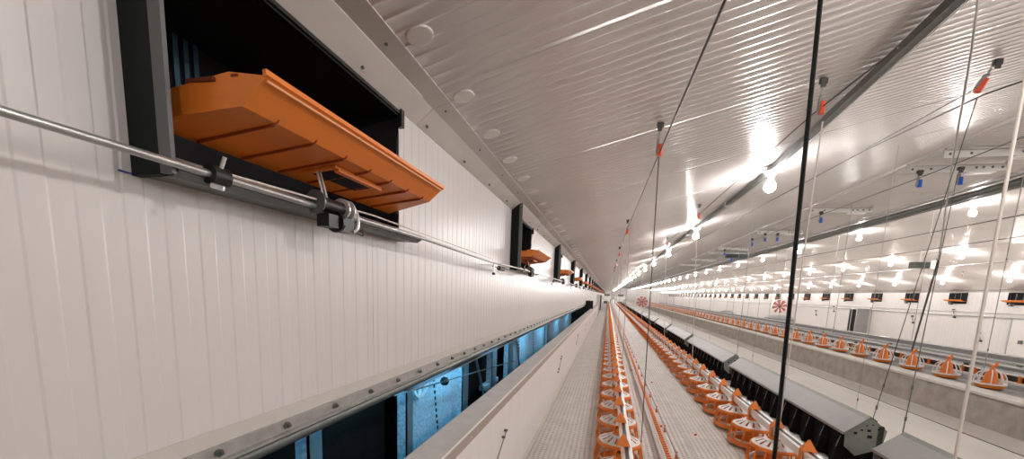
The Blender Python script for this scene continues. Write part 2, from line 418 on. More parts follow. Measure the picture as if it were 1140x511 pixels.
# ---------------------------------------------------------------- left air inlets
GY = .372
def left_inlet(first):
    t = thing('air_inlet', '', 'air inlet', (XL, 0, HB), 'air inlets along the left wall')
    # frame: near side plate, sill, top plate, lips (local x from the wall, y from the near side, z from sill)
    b = MB(); b.box(0, .075, -.012, .004, -.005, .60); b.build('side_plate', M['frame'], t)
    b = MB(); b.box(.075, .104, -.012, -.004, -.003, .60); b.build('side_edge', M['edge'], t)
    b = MB(); b.prism([(-.02, 0), (.085, -.006), (.104, .004), (.104, .012), (.085, .012), (-.02, .02)], .0, IW+.01)
    sl = b.build('sill', M['dsteel'], t)
    MB().prism([(.098, .012), (.108, .006), (.108, .022), (.02, .05), (.0, .05), (.0, .044)], .02, IW-.02).build('sill_cover', M['alu'], t)
    MB().prism([(.003, .536), (.007, .53), (.092, .604), (.092, .612)], 0, IW+.04).build('top_plate', M['trim'], t)
    lip = MB(); lip.box(-.004, .008, 0, IW, .512, .530).box(.011, .017, 0, IW+.01, .518, .530); lip.build('top_lip', M['black'], t)
    MB().box(0, .022, IW-.012, IW+.012, .47, .54).build('hinge_block', M['black'], t)
    # black hood outside the wall
    h = MB(); x0 = -.42
    for q in ([(x0, 0, -.02), (x0, IW, -.02), (x0, IW, .55), (x0, 0, .55)], [(x0, 0, -.0), (x0, 0, .53), (-.01, 0, .53), (-.01, 0, 0)],
              [(x0, IW, 0), (-.01, IW, 0), (-.01, IW, .53), (x0, IW, .53)], [(x0, 0, .53), (x0, IW, .53), (-.01, IW, .53), (-.01, 0, .53)], [(x0, 0, 0), (-.01, 0, 0), (-.01, IW, 0), (x0, IW, 0)]):
        h.poly(q)
    h.build('hood', M['void'], t)
    for k in range(3): MB().box(-.395, -.385, GY+.030*k, GY+.015+.030*k, .30, .52).build('grille_bar', M['bluepaint'], t)
    # orange flap: a tray hinged at the sill, flared front
    f = MB(); th = .004
    A0, A1 = (-.03, .030, .112), (-.03, .955, .112)
    B0, B1 = (.199, .057, .137), (.199, .875, .139)
    C0, C1 = (.259, .058, .187), (.259, .872, .188)
    E0, E1 = (.180, .048, .196), (.180, .895, .196)
    D0, D1 = (.050, .038, .172), (.050, .930, .172)
    def shell(pts, n):
        n = Vector(n)*th; a = [Vector(p) for p in pts]; bq = [p+n for p in a]; f.poly(a); f.poly(bq[::-1])
        for i in range(len(a)): j = (i+1) % len(a); f.poly([a[i], bq[i], bq[j], a[j]])
    shell([A0, A1, B1, B0], (0, 0, 1)); shell([B0, B1, C1, C0], (-.6, 0, .7)); shell([A0, B0, C0, E0, D0], (0, 1, 0)); shell([A1, B1, C1, E1, D1][::-1], (0, -1, 0))
    fo = f.build('flap', M['orange'], t)
    g = MB(); g.tube((.256, .062, .179), (.256, .872, .180), .0022, 6); g.build('flap_bead', M['orangel'], fo)
    g = MB(); g.prism([(.254, .184), (.262, .187), (.262, .197), (.253, .196)], .054, .876); g.build('flap_rim', M['orange'], fo)
    for k in range(7):
        y = .135+.112*k; rb = MB(); rb.prism([(-.02, .107), (.19, .131), (.204, .138), (.208, .144), (.203, .143), (-.02, .113)], y, y+.0035); rb.build('flap_rib', M['oranged'], fo)
    g = MB(); g.prism([(.055, .1195), (.135, .1285), (.135, .1255), (.055, .1165)], .40, .60); g.build('flap_window', M['void'], fo)
    g = MB(); g.prism([(.04, .119), (.15, .131), (.15, .124), (.04, .112)], .385, .40); g.build('flap_bracket', M['orange'], fo)
    g = MB(); g.prism([(.135, .129), (.15, .131), (.15, .118), (.135, .116)], .40, .615); g.build('flap_bracket', M['orange'], fo)
    g = MB(); g.box(.085, .150, .040, .050, .180, .187); g.build('flap_slot', M['slot'], fo)
    g = MB(); g.box(.185, .20, .048, .056, .187, .191); g.build('flap_slot', M['slot'], fo)
    # pull rods and winch assembly
    wz = MB(); wz.tube((.115, .388, .02), (.085, .388, .125), .003, 6).build('pull_rod', M['alu'], t); MB().tube((.115, .402, .02), (.085, .402, .125), .003, 6).build('pull_rod', M['alu'], t)
    return t
def winch(t):
    o = bpy.data.objects.new('winch', None); C.objects.link(o); o.parent = t; o.location = (.122, .42, .012)
    MB().tube((-.005, -.07, .012), (-.005, .05, .012), .020, 14).build('drum', M['black'], o, True)
    for y, m in ((-.075, 'dsteel'), (.03, 'alu'), (.055, 'alu')):
        MB().tube((-.005, y-.003, .012), (-.005, y+.003, .012), .032, 20).build('disc', M[m], o)
    g = MB().box(-.02, .02, -.055, -.015, -.05, -.015).box(-.018, .02, .0, .055, -.055, -.015).tube((0, -.005, -.03), (0, .005, -.03), .03, 12); g.build('clamp', M['black'], o)
    g = MB()
    pts = [(.02, .05+.028*math.sin(a), -.015+.035*math.cos(a)) for a in [i*PI/8 for i in range(9)]]
    g.path(pts, .005, 6); g.build('hook', M['alu'], o)
    MB().path([(.02, .05, -.05), (.02, .10, -.055), (.0, .13, -.03)], .003, 6).build('cable_tail', M['wire'], o)
    return o
i0 = left_inlet(True); winch(i0); i0.location = (XL, YL0, HB)
LI = 'open orange flapped air inlet on the left wall, '
i0['label'] = LI+'nearest and largest'
for k in range(-2, NIN):
    if k == 0: continue
    lab = LI+(ORD[k]+' from the camera' if 1 <= k <= 9 else ('outside the frame' if k < 0 else 'distant and tiny'))
    o = dup(i0, (XL, YL0+3*k, HB), lab)

# actuating rod, its clamps and wall bracket
rod = thing('actuating_rod', 'long grey steel rod running along the left wall under the inlets', 'rod')
rp = MB(); pts = [(-.802, Y0+.1, .213), (-.802, .58, .213), (-.800, .75, .213), (-.792, 1.6, .211), (-.80, 2.6, .195), (-.792, 3.5, .205), (-.80, 60, .205)]
rp.path(pts, .0072, 10); rp.build('rod', M['steel'], rod, True)
rp = MB(); rp.path([(-.80, .70, .224), (-.785, 1.2, .235), (-.785, 2.6, .215)], .0028, 6); rp.build('pull_cable', M['rope'], rod)
for k in range(14):
    y = .67+3*k
    g = MB().tube((-.802, y-.018, .213), (-.802, y+.018, .213), .020, 14); g.build('collar', M['black'], rod, True)
    g = MB().tube((-.795, y, .22), (-.78, y, .25), .004, 6).tube((-.795, y-.02, .19), (-.775, y-.01, .185), .005, 6); g.build('bolt', M['alu'], rod)
for k in range(12):
    y = 2.72+3*k
    o = thing('rod_bracket', (ORD[k] if k < 3 else 'distant')+' small L bracket with black turnbuckle carrying the rod on the left wall', 'bracket', (XL, y, .2), 'rod brackets')
    MB().box(0, .11, -.004, .004, -.022, -.017).box(.10, .108, -.006, .006, -.075, .0).build('arm', M['alu'], o)
    MB().tube((.095, .16, -.03), (.095, .30, -.03), .017, 10).build('turnbuckle', M['black'], o)
    MB().tube((.095, 0, -.028), (.095, .8, -.02), .005, 6).build('thread', M['dsteel'], o)
    MB().tube((.104, -.01, -.08), (.104, .01, -.08), .010, 8).build('foot', M['black'], o)
pm = thing('pen_mark', 'short blue marker line drawn on the white wall beside the nearest inlet', 'mark')
MB().poly([(XL+.0032, .565, .197), (XL+.0032, .600, .196), (XL+.0032, .600, .199), (XL+.0032, .565, .2005)]).build('line', M['pen'], pm)

# ---------------------------------------------------------------- right wall: inlets, pipes, doors
def right_inlet():
    t = thing('air_inlet', '', 'air inlet', (XR, 0, HB), 'air inlets along the right wall')
    fr = MB(); e = .035
    fr.box(-.05, .0, 0, e, 0, .53).box(-.05, 0, IW-e, IW, 0, .53).box(-.05, 0, e, IW-e, .53-e, .53).box(-.05, 0, e, IW-e, 0, e); fr.build('frame', M['frame'], t)
    h = MB(); h.box(.05, .45, 0, IW, 0, .53); h.build('hood', M['void'], t)
    f = MB(); f.prism([(-.01, .10), (-.19, .13), (-.26, .19), (-.255, .20), (-.185, .14), (-.01, .11)], -.03, IW+.03); f.build('flap', M['orange'], t)
    MB().box(-.2, -.08, .62, .72, -.06, .06).build('winch', M['dsteel'], t)
    for k in (1, 2): MB().box(-.03, -.02, IW*k/3-.012, IW*k/3+.012, .2, .5).build('mullion', M['dsteel'], t)
    return t
ri = right_inlet(); first = True
for k in range(-9, 33):
    lab = 'black air inlet on the right wall, '+(ORD[k]+' from the right picture edge' if 0 <= k <= 14 else ('outside the frame' if k < 0 else 'tiny and distant'))
    if k == 0: ri.location = (XR, YR0, HB); ri['label'] = lab
    else: dup(ri, (XR, YR0+3*k, HB), lab)
for z, r, nm in ((-.02, .02, 'pale pipe running along the right wall under the inlets'), (-.22, .035, 'grey lower pipe running along the right wall')):
    tag(MB().tube((XR-.1, Y0+.1, z-.12), (XR-.1, Y1-1, z-.12), r, 8).build('wall_pipe', M['steel' if r > .03 else 'alu']), nm, 'pipe')
d1 = sroot('door_1', (XR, 30.4, -2.35))
MB().box(-.03, .02, 0, 2.15, 0, 2.05).build('opening', M['void'], d1)
MB().box(-.06, -.02, 2.15, 2.22, 0, 2.10).box(-.06, -.02, -.07, 0, 0, 2.10).box(-.06, -.02, -.07, 2.22, 2.05, 2.12).build('frame', M['doorw'], d1)
lf = MB().box(-.75, -.05, -.05, -.01, 0, 2.05).build('door_leaf', M['lid'], d1)
for k in range(4): MB().box(-.08, -.04, .15+.55*k, .22+.55*k, 0, 2.03).build('strip_curtain', M['steel'], d1)
d2 = sroot('door_2', (XR, 19.1, -2.35))
MB().box(-.05, -.01, 0, 1.95, 0, 1.98).build('door_leaf', M['doorw'], d2)
b = MB(); b.box(-.07, -.01, -.06, 0, 0, 2.05).box(-.07, -.01, 1.95, 2.01, 0, 2.05).box(-.07, -.01, 0, 1.95, 1.98, 2.05); b.build('door_frame', M['steel'], d2)
MB().box(-.1, -.05, 1.35, 1.5, .95, 1.1).build('handle', M['dsteel'], d2)
for k, (y, z) in enumerate(((23.9, -.45), (22.3, -1.45), (26.5, -.9), (34.5, -.6), (37, -1.0))):
    o = thing('wall_rod', ['near', 'lower', 'middle', 'far', 'farthest'][k]+' small dark latch rod on the right wall', 'latch', (XR-.06, y, z), 'latch rods on the right wall')
    MB().tube((0, 0, 0), (-.02, .12, .35), .018, 6).build('rod', M['dsteel'], o)
    MB().box(-.04, .03, -.05, .05, -.06, .02).build('hook', M['black'], o); MB().box(-.04, .03, .08, .18, .3, .38).build('hook', M['black'], o)

# circulation fans (red blades in a round guard)
def fan(loc, label):
    t = thing('circulation_fan', label, 'fan', loc)
    g = MB(); g.lathe([(.66, -.12), (.70, -.12), (.70, .12), (.66, .12)], 28, closed=True)
    for r in (.2, .35, .5): g.lathe([(r-.008, .1), (r+.008, .1), (r+.008, .116), (r-.008, .116)], 24, closed=True)
    g.v = [(x, -z, y) for x, y, z in g.v]; g.build('guard', M['white'], t)
    h = MB().tube((0, -.08, 0), (0, .1, 0), .11, 12); h.build('hub', M['dsteel'], t)
    for k in range(8):
        a = k*PI/4+.2; ca, sa = math.cos(a), math.sin(a)
        q = MB(); pts = []
        for r, wd in ((.1, .05), (.62, .14)):
            for s_ in (-1, 1): pts.append((r*ca-s_*wd*sa, s_*.04, r*sa+s_*wd*ca))
        q.poly([pts[0], pts[1], pts[3], pts[2]]); q.poly([(x, y+.01, z) for x, y, z in (pts[2], pts[3], pts[1], pts[0])]); q.build('blade', M['fanred'], t)
    MB().tube((-.1, 0, .7), (-.1, 0, roof(loc[0])-loc[2]-.01), .015, 6).build('hanger', M['steel'], t)
    return t
fan((3.28, 40, -.56), 'round fan with red blades hanging down the middle of the house').scale = (.85, .85, .85)
fan((16.1, 42.5, -.51), 'round fan with red blades hanging before the far right wall')

# ---------------------------------------------------------------- feed lines
def rail(x, yend, label):
    t = thing('feed_line', label, 'feed line')
    b = MB(); b.prism([(x-.030, -1.050), (x+.030, -1.050), (x+.036, -1.000), (x+.036, -.990), (x+.012, -.990), (x+.012, -1.01), (x-.012, -1.01), (x-.012, -.990), (x-.036, -.990), (x-.036, -1.000)], Y0+.1, yend)
    b.build('trough', M['alu'], t)
    MB().box(x-.0115, x+.0118, Y0+.1, yend, -1.009, -.9885).build('feed_slot', M['black'], t)
    return t
rail(.185, 58, 'pale steel feed trough with black slot above the left row of pans')
rail(1.375, 58, 'pale steel feed trough with black slot above the middle row of pans')

def pan_parts(k=22, detail=True):
    """origin under the pan at slat level; top of bracket at z=.36"""
    P = {}
    b = MB(); b.lathe([(0, .012), (.12, .014), (.158, .030), (.164, .052), (.176, .052), (.174, .016), (.152, .004), (.12, .0), (0, 0)], k); P['base'] = (b.mesh('base', M['orange2'], True), None)
    b = MB(); b.lathe([(.141, .174), (.150, .174), (.157, .166), (.158, .150), (.150, .147), (.143, .150)], k, closed=True)
    nb = 14 if detail else 10
    for i in range(nb):
        a = 2*PI*i/nb; b.tube((.150*math.cos(a), .150*math.sin(a), .152), (.170*math.cos(a), .170*math.sin(a), .045), .0066, 5, cap=False)
    P['grill'] = (b.mesh('grill', M['orange2']), None)
    b = MB(); b.lathe([(.140, .030), (.150, .034), (.152, .062), (.140, .058)], k, closed=True); P['feed_ring'] = (b.mesh('feed_ring', M['white'], True), None)
    b = MB(); ns = 14
    b.lathe([(.052, .218), (.072, .210), (.072, .204), (.052, .212)], k, closed=True); b.lathe([(.128, .183), (.148, .173), (.148, .167), (.128, .177)], k, closed=True)
    for i in range(ns):
        a0 = 2*PI*(i+.12)/ns; a1 = 2*PI*(i+.80)/ns
        q = [(r*math.cos(a), r*math.sin(a), z) for r, z, a in ((.071, .208, a0), (.130, .181, a0), (.130, .181, a1), (.071, .208, a1))]
        b.poly(q)
    P['cone'] = (b.mesh('cone', M['white']), None)
    b = MB(); b.lathe([(.056, .04), (.060, .200), (.050, .225), (.036, .235), (.033, .262)], 12); P['neck'] = (b.mesh('neck', M['orange2'], True), None)
    b = MB(); b.box(-.042, -.037, -.022, .022, .235, .315).box(.037, .042, -.022, .022, .235, .315)
    n = len(b.v); b.poly([(-.044, -.026, .310), (.044, -.026, .310), (.006, .0, .378), (-.006, 0, .378)]).poly([(.044, .026, .310), (-.044, .026, .310), (-.006, 0, .378), (.006, 0, .378)])
    b.poly([(-.044, .026, .310), (-.044, -.026, .310), (-.006, 0, .378)]).poly([(.044, -.026, .310), (.044, .026, .310), (.006, 0, .378)])
    P['clip'] = (b.mesh('clip', M['orange2']), None)
    return P
PP = pan_parts()
for n_, (me_, _) in PP.items():
    for v_ in me_.vertices:
        v_.co.z *= 1.10
        if n_ != 'clip': v_.co.x *= 1.09; v_.co.y *= 1.09
def make_pan(label, group):
    t = thing('feeder_pan', label, 'feeder pan', (0, 0, 0), group)
    for n, (me, _) in PP.items(): put(n, me, t)
    return t
def lowpan():
    b = MB(); b.cur = 0; b.lathe([(0, .0), (.15, .006), (.172, .03), (.172, .058), (.158, .06), (.156, .02)], 12)
    for i in range(9):
        a = 2*PI*i/9; b.tube((.156*math.cos(a), .156*math.sin(a), .135), (.169*math.cos(a), .169*math.sin(a), .055), .007, 3, cap=False)
    b.lathe([(.148, .172), (.156, .16), (.148, .148)], 12); b.lathe([(.055, .05), (.058, .20), (.03, .26)], 6)
    b.poly([(-.044, -.026, .310), (.044, -.026, .310), (0, .0, .378)]).poly([(.044, .026, .310), (-.044, .026, .310), (0, .0, .378)]); b.box(-.042, .042, -.02, .02, .24, .31)
    b.cur = 1; b.lathe([(.148, .173), (.06, .212)], 12)
    return b
_lw = lowpan
def lowpan():
    b = _lw(); b.v = [(x*1.07, y*1.07, z*1.10) for x, y, z in b.v]; return b
LP = lowpan().mesh('feeder_pan', [M['orange2'], M['white']])
g0 = [('feed pans of the left row', 'left row', .165, .60), ('feed pans of the middle row', 'middle row', 1.375, .42)]
for g, where, x, ys in g0:
    proto = None; lowp = None
    for i in range(66):
        y = ys+.495*i
        nv = i - (4 if x < 1 else 3)
        lab = 'orange slotted feeder pan in the %s, ' % where + ('%s from the bottom edge' % ORD[nv] if 0 <= nv < 24 else ('below the picture edge' if nv < 0 else 'small and distant'))
        if i < 24:
            if proto is None: proto = make_pan(lab, g); proto.location = (x, y, ZS+.012)
            else: dup(proto, (x, y, ZS+.012), lab)
        else:
            o = put('feeder_pan', LP, None, (x, y, ZS+.012)); tag(o, lab, 'feeder pan', g)
    b = MB(); y = ys+.495*66; src = lowpan()
    while y < 57.5:
        n = len(b.v); b.v += [(vx+x, vy+y, vz+ZS+.012) for vx, vy, vz in src.v]; b.f += [tuple(n+i for i in f) for f in src.f]; b.mi += src.mi; y += .495
    o = stuff(b.build('distant_feeder_pans', [M['orange2'], M['white']])); tag(o, 'merged distant orange pans at the end of the '+where, 'feeder pans', g)

# right row: open white grill with tall orange spout
def pan_c():
    P = []
    b = MB().lathe([(0, .0), (.10, .0), (.145, .018), (.158, .05), (.164, .05), (.152, .052), (.135, .03), (0, .015)], 22); P.append(('base', b.mesh('base', M['orange2'], True)))
    b = MB().lathe([(.145, .052), (.166, .052), (.170, .062), (.164, .072), (.145, .068)], 22, closed=True)
    for i in range(8):
        a = 2*PI*i/8+.2; prev = None
        for r, z in ((.160, .065), (.152, .13), (.125, .185), (.085, .215), (.045, .225)):
            p = (r*math.cos(a), r*math.sin(a), z)
            if prev: b.tube(prev, p, .0075, 5, cap=False)
            prev = p
    P.append(('grill', b.mesh('grill', M['white'])))
    b = MB().lathe([(.080, .03), (.075, .10), (.066, .16), (.050, .21), (.030, .235), (.024, .255)], 14)
    P.append(('spout', b.mesh('spout', M['orange2'], True)))
    b = MB().tube((0, 0, .235), (.035, -.01, .315), .018, 8).box(-.02, .03, -.035, .035, .270, .290); P.append(('clip', b.mesh('clip', M['orange2'])))
    return P
pc = thing('feeder_pan', '', 'feeder pan', (0, 0, 0), 'feed pans of the right row')
for n, me in pan_c():
    for v_ in me.vertices: v_.co.x *= .82; v_.co.y *= .82
    put(n, me, pc)
lc = MB(); lc.cur = 0; lc.lathe([(0, 0), (.13, .005), (.164, .05)], 10).lathe([(.080, .03), (.066, .16), (.024, .255)], 6).tube((0, 0, .235), (.035, 0, .315), .018, 4)
lc.cur = 1; lc.lathe([(.14, .055), (.170, .06), (.14, .070)], 10)
for i in range(6):
    a = 2*PI*i/6; lc.tube((.160*math.cos(a), .160*math.sin(a), .065), (.135*math.cos(a), .135*math.sin(a), .17), .009, 3, cap=False); lc.tube((.135*math.cos(a), .135*math.sin(a), .17), (.045*math.cos(a), .045*math.sin(a), .225), .009, 3, cap=False)
lc.v = [(x*.82, y*.82, z) for x, y, z in lc.v]
LPC = lc.mesh('feeder_pan', [M['orange2'], M['white']])
used = False; XCN = 4.56
for i in range(80):
    y = XCN*(1.282+.138*(i-1)); 
    nv = i-1
    lab = 'white domed orange pan behind the kerb, ' + ('%s from the right picture edge' % ORD[nv] if 0 <= nv < 24 else ('outside the frame' if nv < 0 else 'small and distant'))
    if i < 24:
        if not used: pc['label'] = lab; pc.location = (XCN, y, -.952); used = True
        else: dup(pc, (XCN, y, -.952), lab)
    else: tag(put('feeder_pan', LPC, None, (XCN, y, -.952)), lab, 'feeder pan', 'feed pans of the right row')
# chain trough with orange dividers behind that row
tr = thing('chain_trough', 'long black feed trough with orange dividers and white rails behind the domed pans', 'trough')
MB().box(4.98, 5.10, Y0, 55, -.90, -.82).build('channel', M['black'], tr)
MB().tube((4.97, Y0, -.90), (4.97, 55, -.90), .014, 8).build('rail', M['white'], tr); MB().tube((4.97, Y0, -.805), (4.97, 55, -.805), .010, 8).build('rail', M['white'], tr)
dm = MB().box(4.955, 4.985, -.012, .012, -.89, -.80).box(4.955, 4.97, -.03, .03, -.89, -.875).mesh('divider', M['orange2'])
for i in range(190): put('divider', dm, tr, (0, 4+.20*i, 0))
for i in range(16): MB().box(5.0, 5.06, 3.5+3*i, 3.55+3*i, -.955, -.90).build('leg', M['dsteel'], tr)

# drinker line
dr = thing('drinker_line', 'low orange drinker line with small teeth and grey pipe between the pan rows', 'drinker line')
MB().tube((.585, Y0+.2, -1.17), (.585, 58, -1.17), .009, 8).build('pipe', M['steel'], dr)
b = MB(); y = .6
b.box(.546, .552, y, 58, -1.235, -1.20)
while y < 30: b.box(.522, .556, y, y+.016, -1.235, -1.205); y += .05
b.box(.525, .56, 30, 58, -1.235, -1.21)
stuff(b.build('drip_ladder', M['orange2'], dr))
cm_ = MB().box(.574, .596, -.008, .008, -1.22, -1.175).box(.580, .590, -.004, .004, -1.175, -1.15).mesh('clip', M['orange2'])
for i in range(60): put('clip', cm_, dr, (0, 1.15+.62*i, 0))

# ---------------------------------------------------------------- nest boxes
XN0, XN1 = 1.95, 2.10
nest = thing('nest_box', '', 'nest box', (0, 0, 0), 'nest boxes in a line'); L = 3.10
# lid in two sheets
b = MB(); b.prism([(XN0-.02, -1.035), (XN1+.0, -.885), (XN1+.01, -.892), (XN0-.012, -1.045)], 0, L); b.build('lid', M['lid'], nest)
MB().prism([(XN1, -.885), (XN1+.045, -.915), (XN1+.045, -.93), (XN1, -.895)], 0, L).build('lid_edge', M['lidd'], nest)
MB().prism([(XN1-.036, -.920), (XN1, -.884), (XN1, -.883), (XN1-.037, -.919)], 0, L).build('lid_band', M['plate'], nest)
MB().prism([(XN0-.025, -1.03), (XN0-.018, -1.03), (XN0-.018, -1.05), (XN0-.025, -1.05)], 0, L).build('lid_lip', M['lid'], nest)
MB().box(XN0+.03, XN1+.08, .02, L-.02, ZS, -1.06).build('body', M['rubber'], nest)
MB().box(XN1+.06, XN1+.10, .0, L, ZS, -.96).build('back_panel', M['rubber'], nest)
for yy in (0, L-.008):
    e = MB(); pr = [(XN0-.01, -1.035), (XN1, -.885), (XN1+.12, -.99), (XN1+.10, -1.14), (XN0+.08, -1.22), (XN0-.0, -1.15)]
    e.prism(pr, yy, yy+.008); eo = e.build('end_plate', M['plate'], nest)
    h = MB(); ya, yb = (yy-.001, yy) if yy == 0 else (yy+.008, yy+.009)
    for hx, hz, s_ in ((XN1-.02, -.96, .006), (XN1+.02, -.95, .006), (XN1+.06, -.985, .006), (XN1-.05, -1.0, .008), (XN1+.0, -1.0, .012), (XN1+.01, -1.05, .016), (XN0+.06, -1.03, .012)):
        h.box(hx-s_, hx+s_, ya-.0004, yb+.0004, hz-s_*.8, hz+s_*.8)
    h.build('hole', M['void'], eo)
cf = MB(); n = 12
q = MB()
q.poly([(XN0+.028, .0, -1.05), (XN0-.005, .03, -1.07), (XN0-.035, .05, ZS+.01), (XN0+.028, .0, ZS+.01)])
q.poly([(XN0-.005, .03, -1.07), (XN0+.028, .25, -1.05), (XN0+.028, .25, ZS+.01), (XN0-.035, .05, ZS+.01)])
q.poly([(XN0+.028, 0, -1.05), (XN0+.028, .25, -1.05), (XN0-.005, .03, -1.07)])
qm = q.mesh('curtain_flap', M['rubber'])
em = MB().tube((XN0-.007, .028, -1.08), (XN0-.022, .042, -1.18), .0022, 4).mesh('flap_edge', M['lid'])
for i in range(n):
    o = put('curtain_flap', qm, nest, (0, .03+i*.255, 0)); put('flap_edge', em, o)
MB().box(XN0-.16, XN0-.06, 0, L, ZS+.002, ZS+.03).build('step', M['cap'], nest)
for i in range(-1, 16):
    y = 3.58+3.36*i if i >= 0 else .17
    if i == -1: nest['label'] = 'black curtained nest box with grey lid, nearest, cut by the picture edge'; nest.location = (0, .13, 0)
    else:
        lab = 'black curtained nest box with grey lid, '+('%s from the bottom edge' % ORD[i+1] if i < 6 else 'one of the small distant ones')
        dup(nest, (0, 3.58+3.40*i, 0), lab)

# ---------------------------------------------------------------- lamps
def lamp():
    t = thing('ceiling_lamp', '', 'lamp', (0, 0, 0))
    MB().lathe([(.0, -.045), (.026, -.06), (.03, -.07)], 14).build('socket', M['white'], t, True)
    b = MB().lathe([(.070, .0), (.066, -.004), (.045, -.028), (.027, -.055), (.024, -.075)], 20); b.build('shade', M['white'], t, True)
    b = MB().lathe([(.0, -.205), (.03, -.198), (.052, -.172), (.056, -.145), (.044, -.112), (.024, -.088), (.022, -.072)], 16); b.build('bulb', M['bulb'], t, True)
    MB().box(-.11, .11, -.02, .02, 0, .006).build('mounting_bar', M['dsteel'], t)
    MB().tube((0, 0, .0), (0, 0, .08), .008, 6).build('stem', M['steel'], t)
    return t
lp = lamp(); first = True
rows = [(1.576, 4.78, 3.57, 'left lamp row'), (6.7, 9.6, 3.5, 'middle lamp row'), (12.0, 17.3, 3.57, 'third lamp row'), (14.7, 18.9, 3.05, 'lamp row by the right wall')]
for x, ys, dy, nm in rows:
    y = ys; 
    while y > Y0+1: y -= dy
    y += dy; n = 0
    while y < Y1-1:
        vis = y-ys; k = round(vis/dy)
        lab = 'bulb lamp with white shade, %s, ' % nm+('%s from the camera' % ORD[k] if 0 <= k < 14 else ('out of the picture' if k < 0 else 'a distant glow point'))
        loc = (x, y, roof(x)-.075)
        if first: lp.location = loc; lp['label'] = lab; lp['group'] = nm; first = False
        else: dup(lp, loc, lab, nm)
        y += dy

# conduit carrying the left lamp row
cn = thing('lamp_conduit', 'dark steel channel carrying the left row of lamps along the ceiling', 'conduit')
def beam(b, p, q, w0, w1, h0, h1):
    n = len(b.v)
    for c in (p, q): b.v += [(c[0]+dx, c[1], c[2]+dz) for dx, dz in ((w0, h0), (w1, h0+.01), (w1, h1), (w0, h1-.01))]
    for f in ((0, 1, 5, 4), (1, 2, 6, 5), (2, 3, 7, 6), (3, 0, 4, 7), (3, 2, 1, 0), (4, 5, 6, 7)): b.f.append(tuple(n+i for i in f)); b.mi.append(0)
CP = [(1.10, -1.2, roof(1.10)), (1.375, 2.30, roof(1.375)), (1.60, 4.9, roof(1.60)), (1.60, Y1-1, roof(1.60))]
for p, q in zip(CP, CP[1:]):
    g = MB(); beam(g, p, q, -.030, .022, -.078, -.02); g.build('channel', M['dsteel'], cn)
    g = MB(); beam(g, p, q, .023, .034, -.078, -.062); g.build('pale_edge', M['alu'], cn)
for i in range(24): MB().box(1.56, 1.64, 6.4+2.9*i, 6.45+2.9*i, roof(1.6)-.085, roof(1.6)-.01).build('clamp', M['steel'], cn)
ct = thing('ridge_tube', 'thick grey heating tube hung along the middle of the ceiling', 'tube')
MB().tube((5.95, Y0+.2, 1.93), (5.95, Y1-1, 1.93), .062, 14).build('tube', M['dsteel'], ct, True)
MB().tube((6.10, Y0+.2, 1.90), (6.10, Y1-1, 1.90), .026, 10).build('side_pipe', M['steel'], ct, True)
MB().box(5.78, 5.86, Y0+.2, Y1-1, 1.99, 2.02).build('cover_plate', M['alu'], ct)
for i in range(30): MB().tube((5.95, 3+3.5*i, 1.93), (5.95, 3+3.5*i, ZF), .012, 6).build('hanger', M['steel'], ct)

# perforated cross brackets under the flat ceiling
for k, y in enumerate((6.43, 7.07, 9.9, 12.9, 17.0, 18.6, 22.0, 25.5)):
    t = thing('cross_bracket', ('%s pale perforated cross bracket under the middle ceiling' % ORD[k]), 'bracket', (4.08, y, 1.95), 'cross brackets')
    Lb = 1.15
    MB().box(0, Lb, 0, .006, -.045, .045).box(0, Lb, 0, .05, .040, .046).build('plate', M['white'], t)
    h = MB()
    for x in (.06, .28, .80, .88, .98, 1.09): h.tube((x, -.002, .004*math.sin(x*9)), (x, .0, .004*math.sin(x*9)), .016, 10)
    h.build('bolt_hole', M['dsteel'], t)
    MB().box(0, .02, .01, .03, .0, ZF-1.95).box(Lb-.02, Lb, .01, .03, 0, ZF-1.95).build('stay', M['steel'], t)
    MB().box(.75, 1.05, .02, .12, -.06, -.045).build('end_box', M['white'], t)

# ---------------------------------------------------------------- pulleys and cables
def pulley(loc, colr, label, grp, tilt=0, hang=.10):
    t = thing('cable_pulley', label, 'pulley', loc, grp)
    if tilt: t.scale = (1.15, 1.15, 1.15)
    if colr == 'blue': t.scale = (1.8, 1.8, 1.5)
    a = Vector((math.sin(tilt), 0, -math.cos(tilt)))
    top = Vector((0, 0, 0))
    MB().box(-.018, .022, -.008, .008, -.030, 0).box(-.014, .012, -.014, -.008, -.052, -.0).build('ceiling_hook', M['hook'], t)
    h = MB(); p0 = a*.05; p1 = a*hang
    h.tube(p0, p1, .006, 6).lathe([(.012, -.004), (.018, 0), (.012, .004)], 10, c=tuple(p1)); h.build('shackle', M['steel'], t)
    b = MB(); s0 = p1+a*.005; s1 = p1+a*.085
    b.tube(s0, s1, .011, 6, r2=.015); b.build('cheek', M['lid'], t)
    s0 = p1+a*.03; s1 = p1+a*.10; b = MB(); b.tube(s0+Vector((.008, -.010, 0)), s1+Vector((.008, -.010, 0)), .013, 6, r2=.016); b.build('sheave_block', M[colr], t)
    return t
RP = [(.245, 2.72), (.20, 5.9), (.18, 9.1), (.18, 12.3), (.18, 15.5)]
for k, (x, y) in enumerate(RP):
    pulley((x, y, roof(x)-.005), 'red', ORD[k]+' red cable pulley on the ceiling above the left feed line', 'red pulleys left')
RP2 = [(1.135, 2.80), (1.16, 6.1), (1.2, 9.4), (1.2, 12.7), (1.2, 16.0)]
for k, (x, y) in enumerate(RP2):
    pulley((x, y, roof(x)-.005), 'red', ORD[k]+' red cable pulley on the ceiling left of the lamp conduit', 'red pulleys middle')
pulley((2.33, 3.37, roof(2.33)-.01), 'red', 'large red cable pulley near the upper right picture corner', 'red pulleys', tilt=-.45, hang=.085)
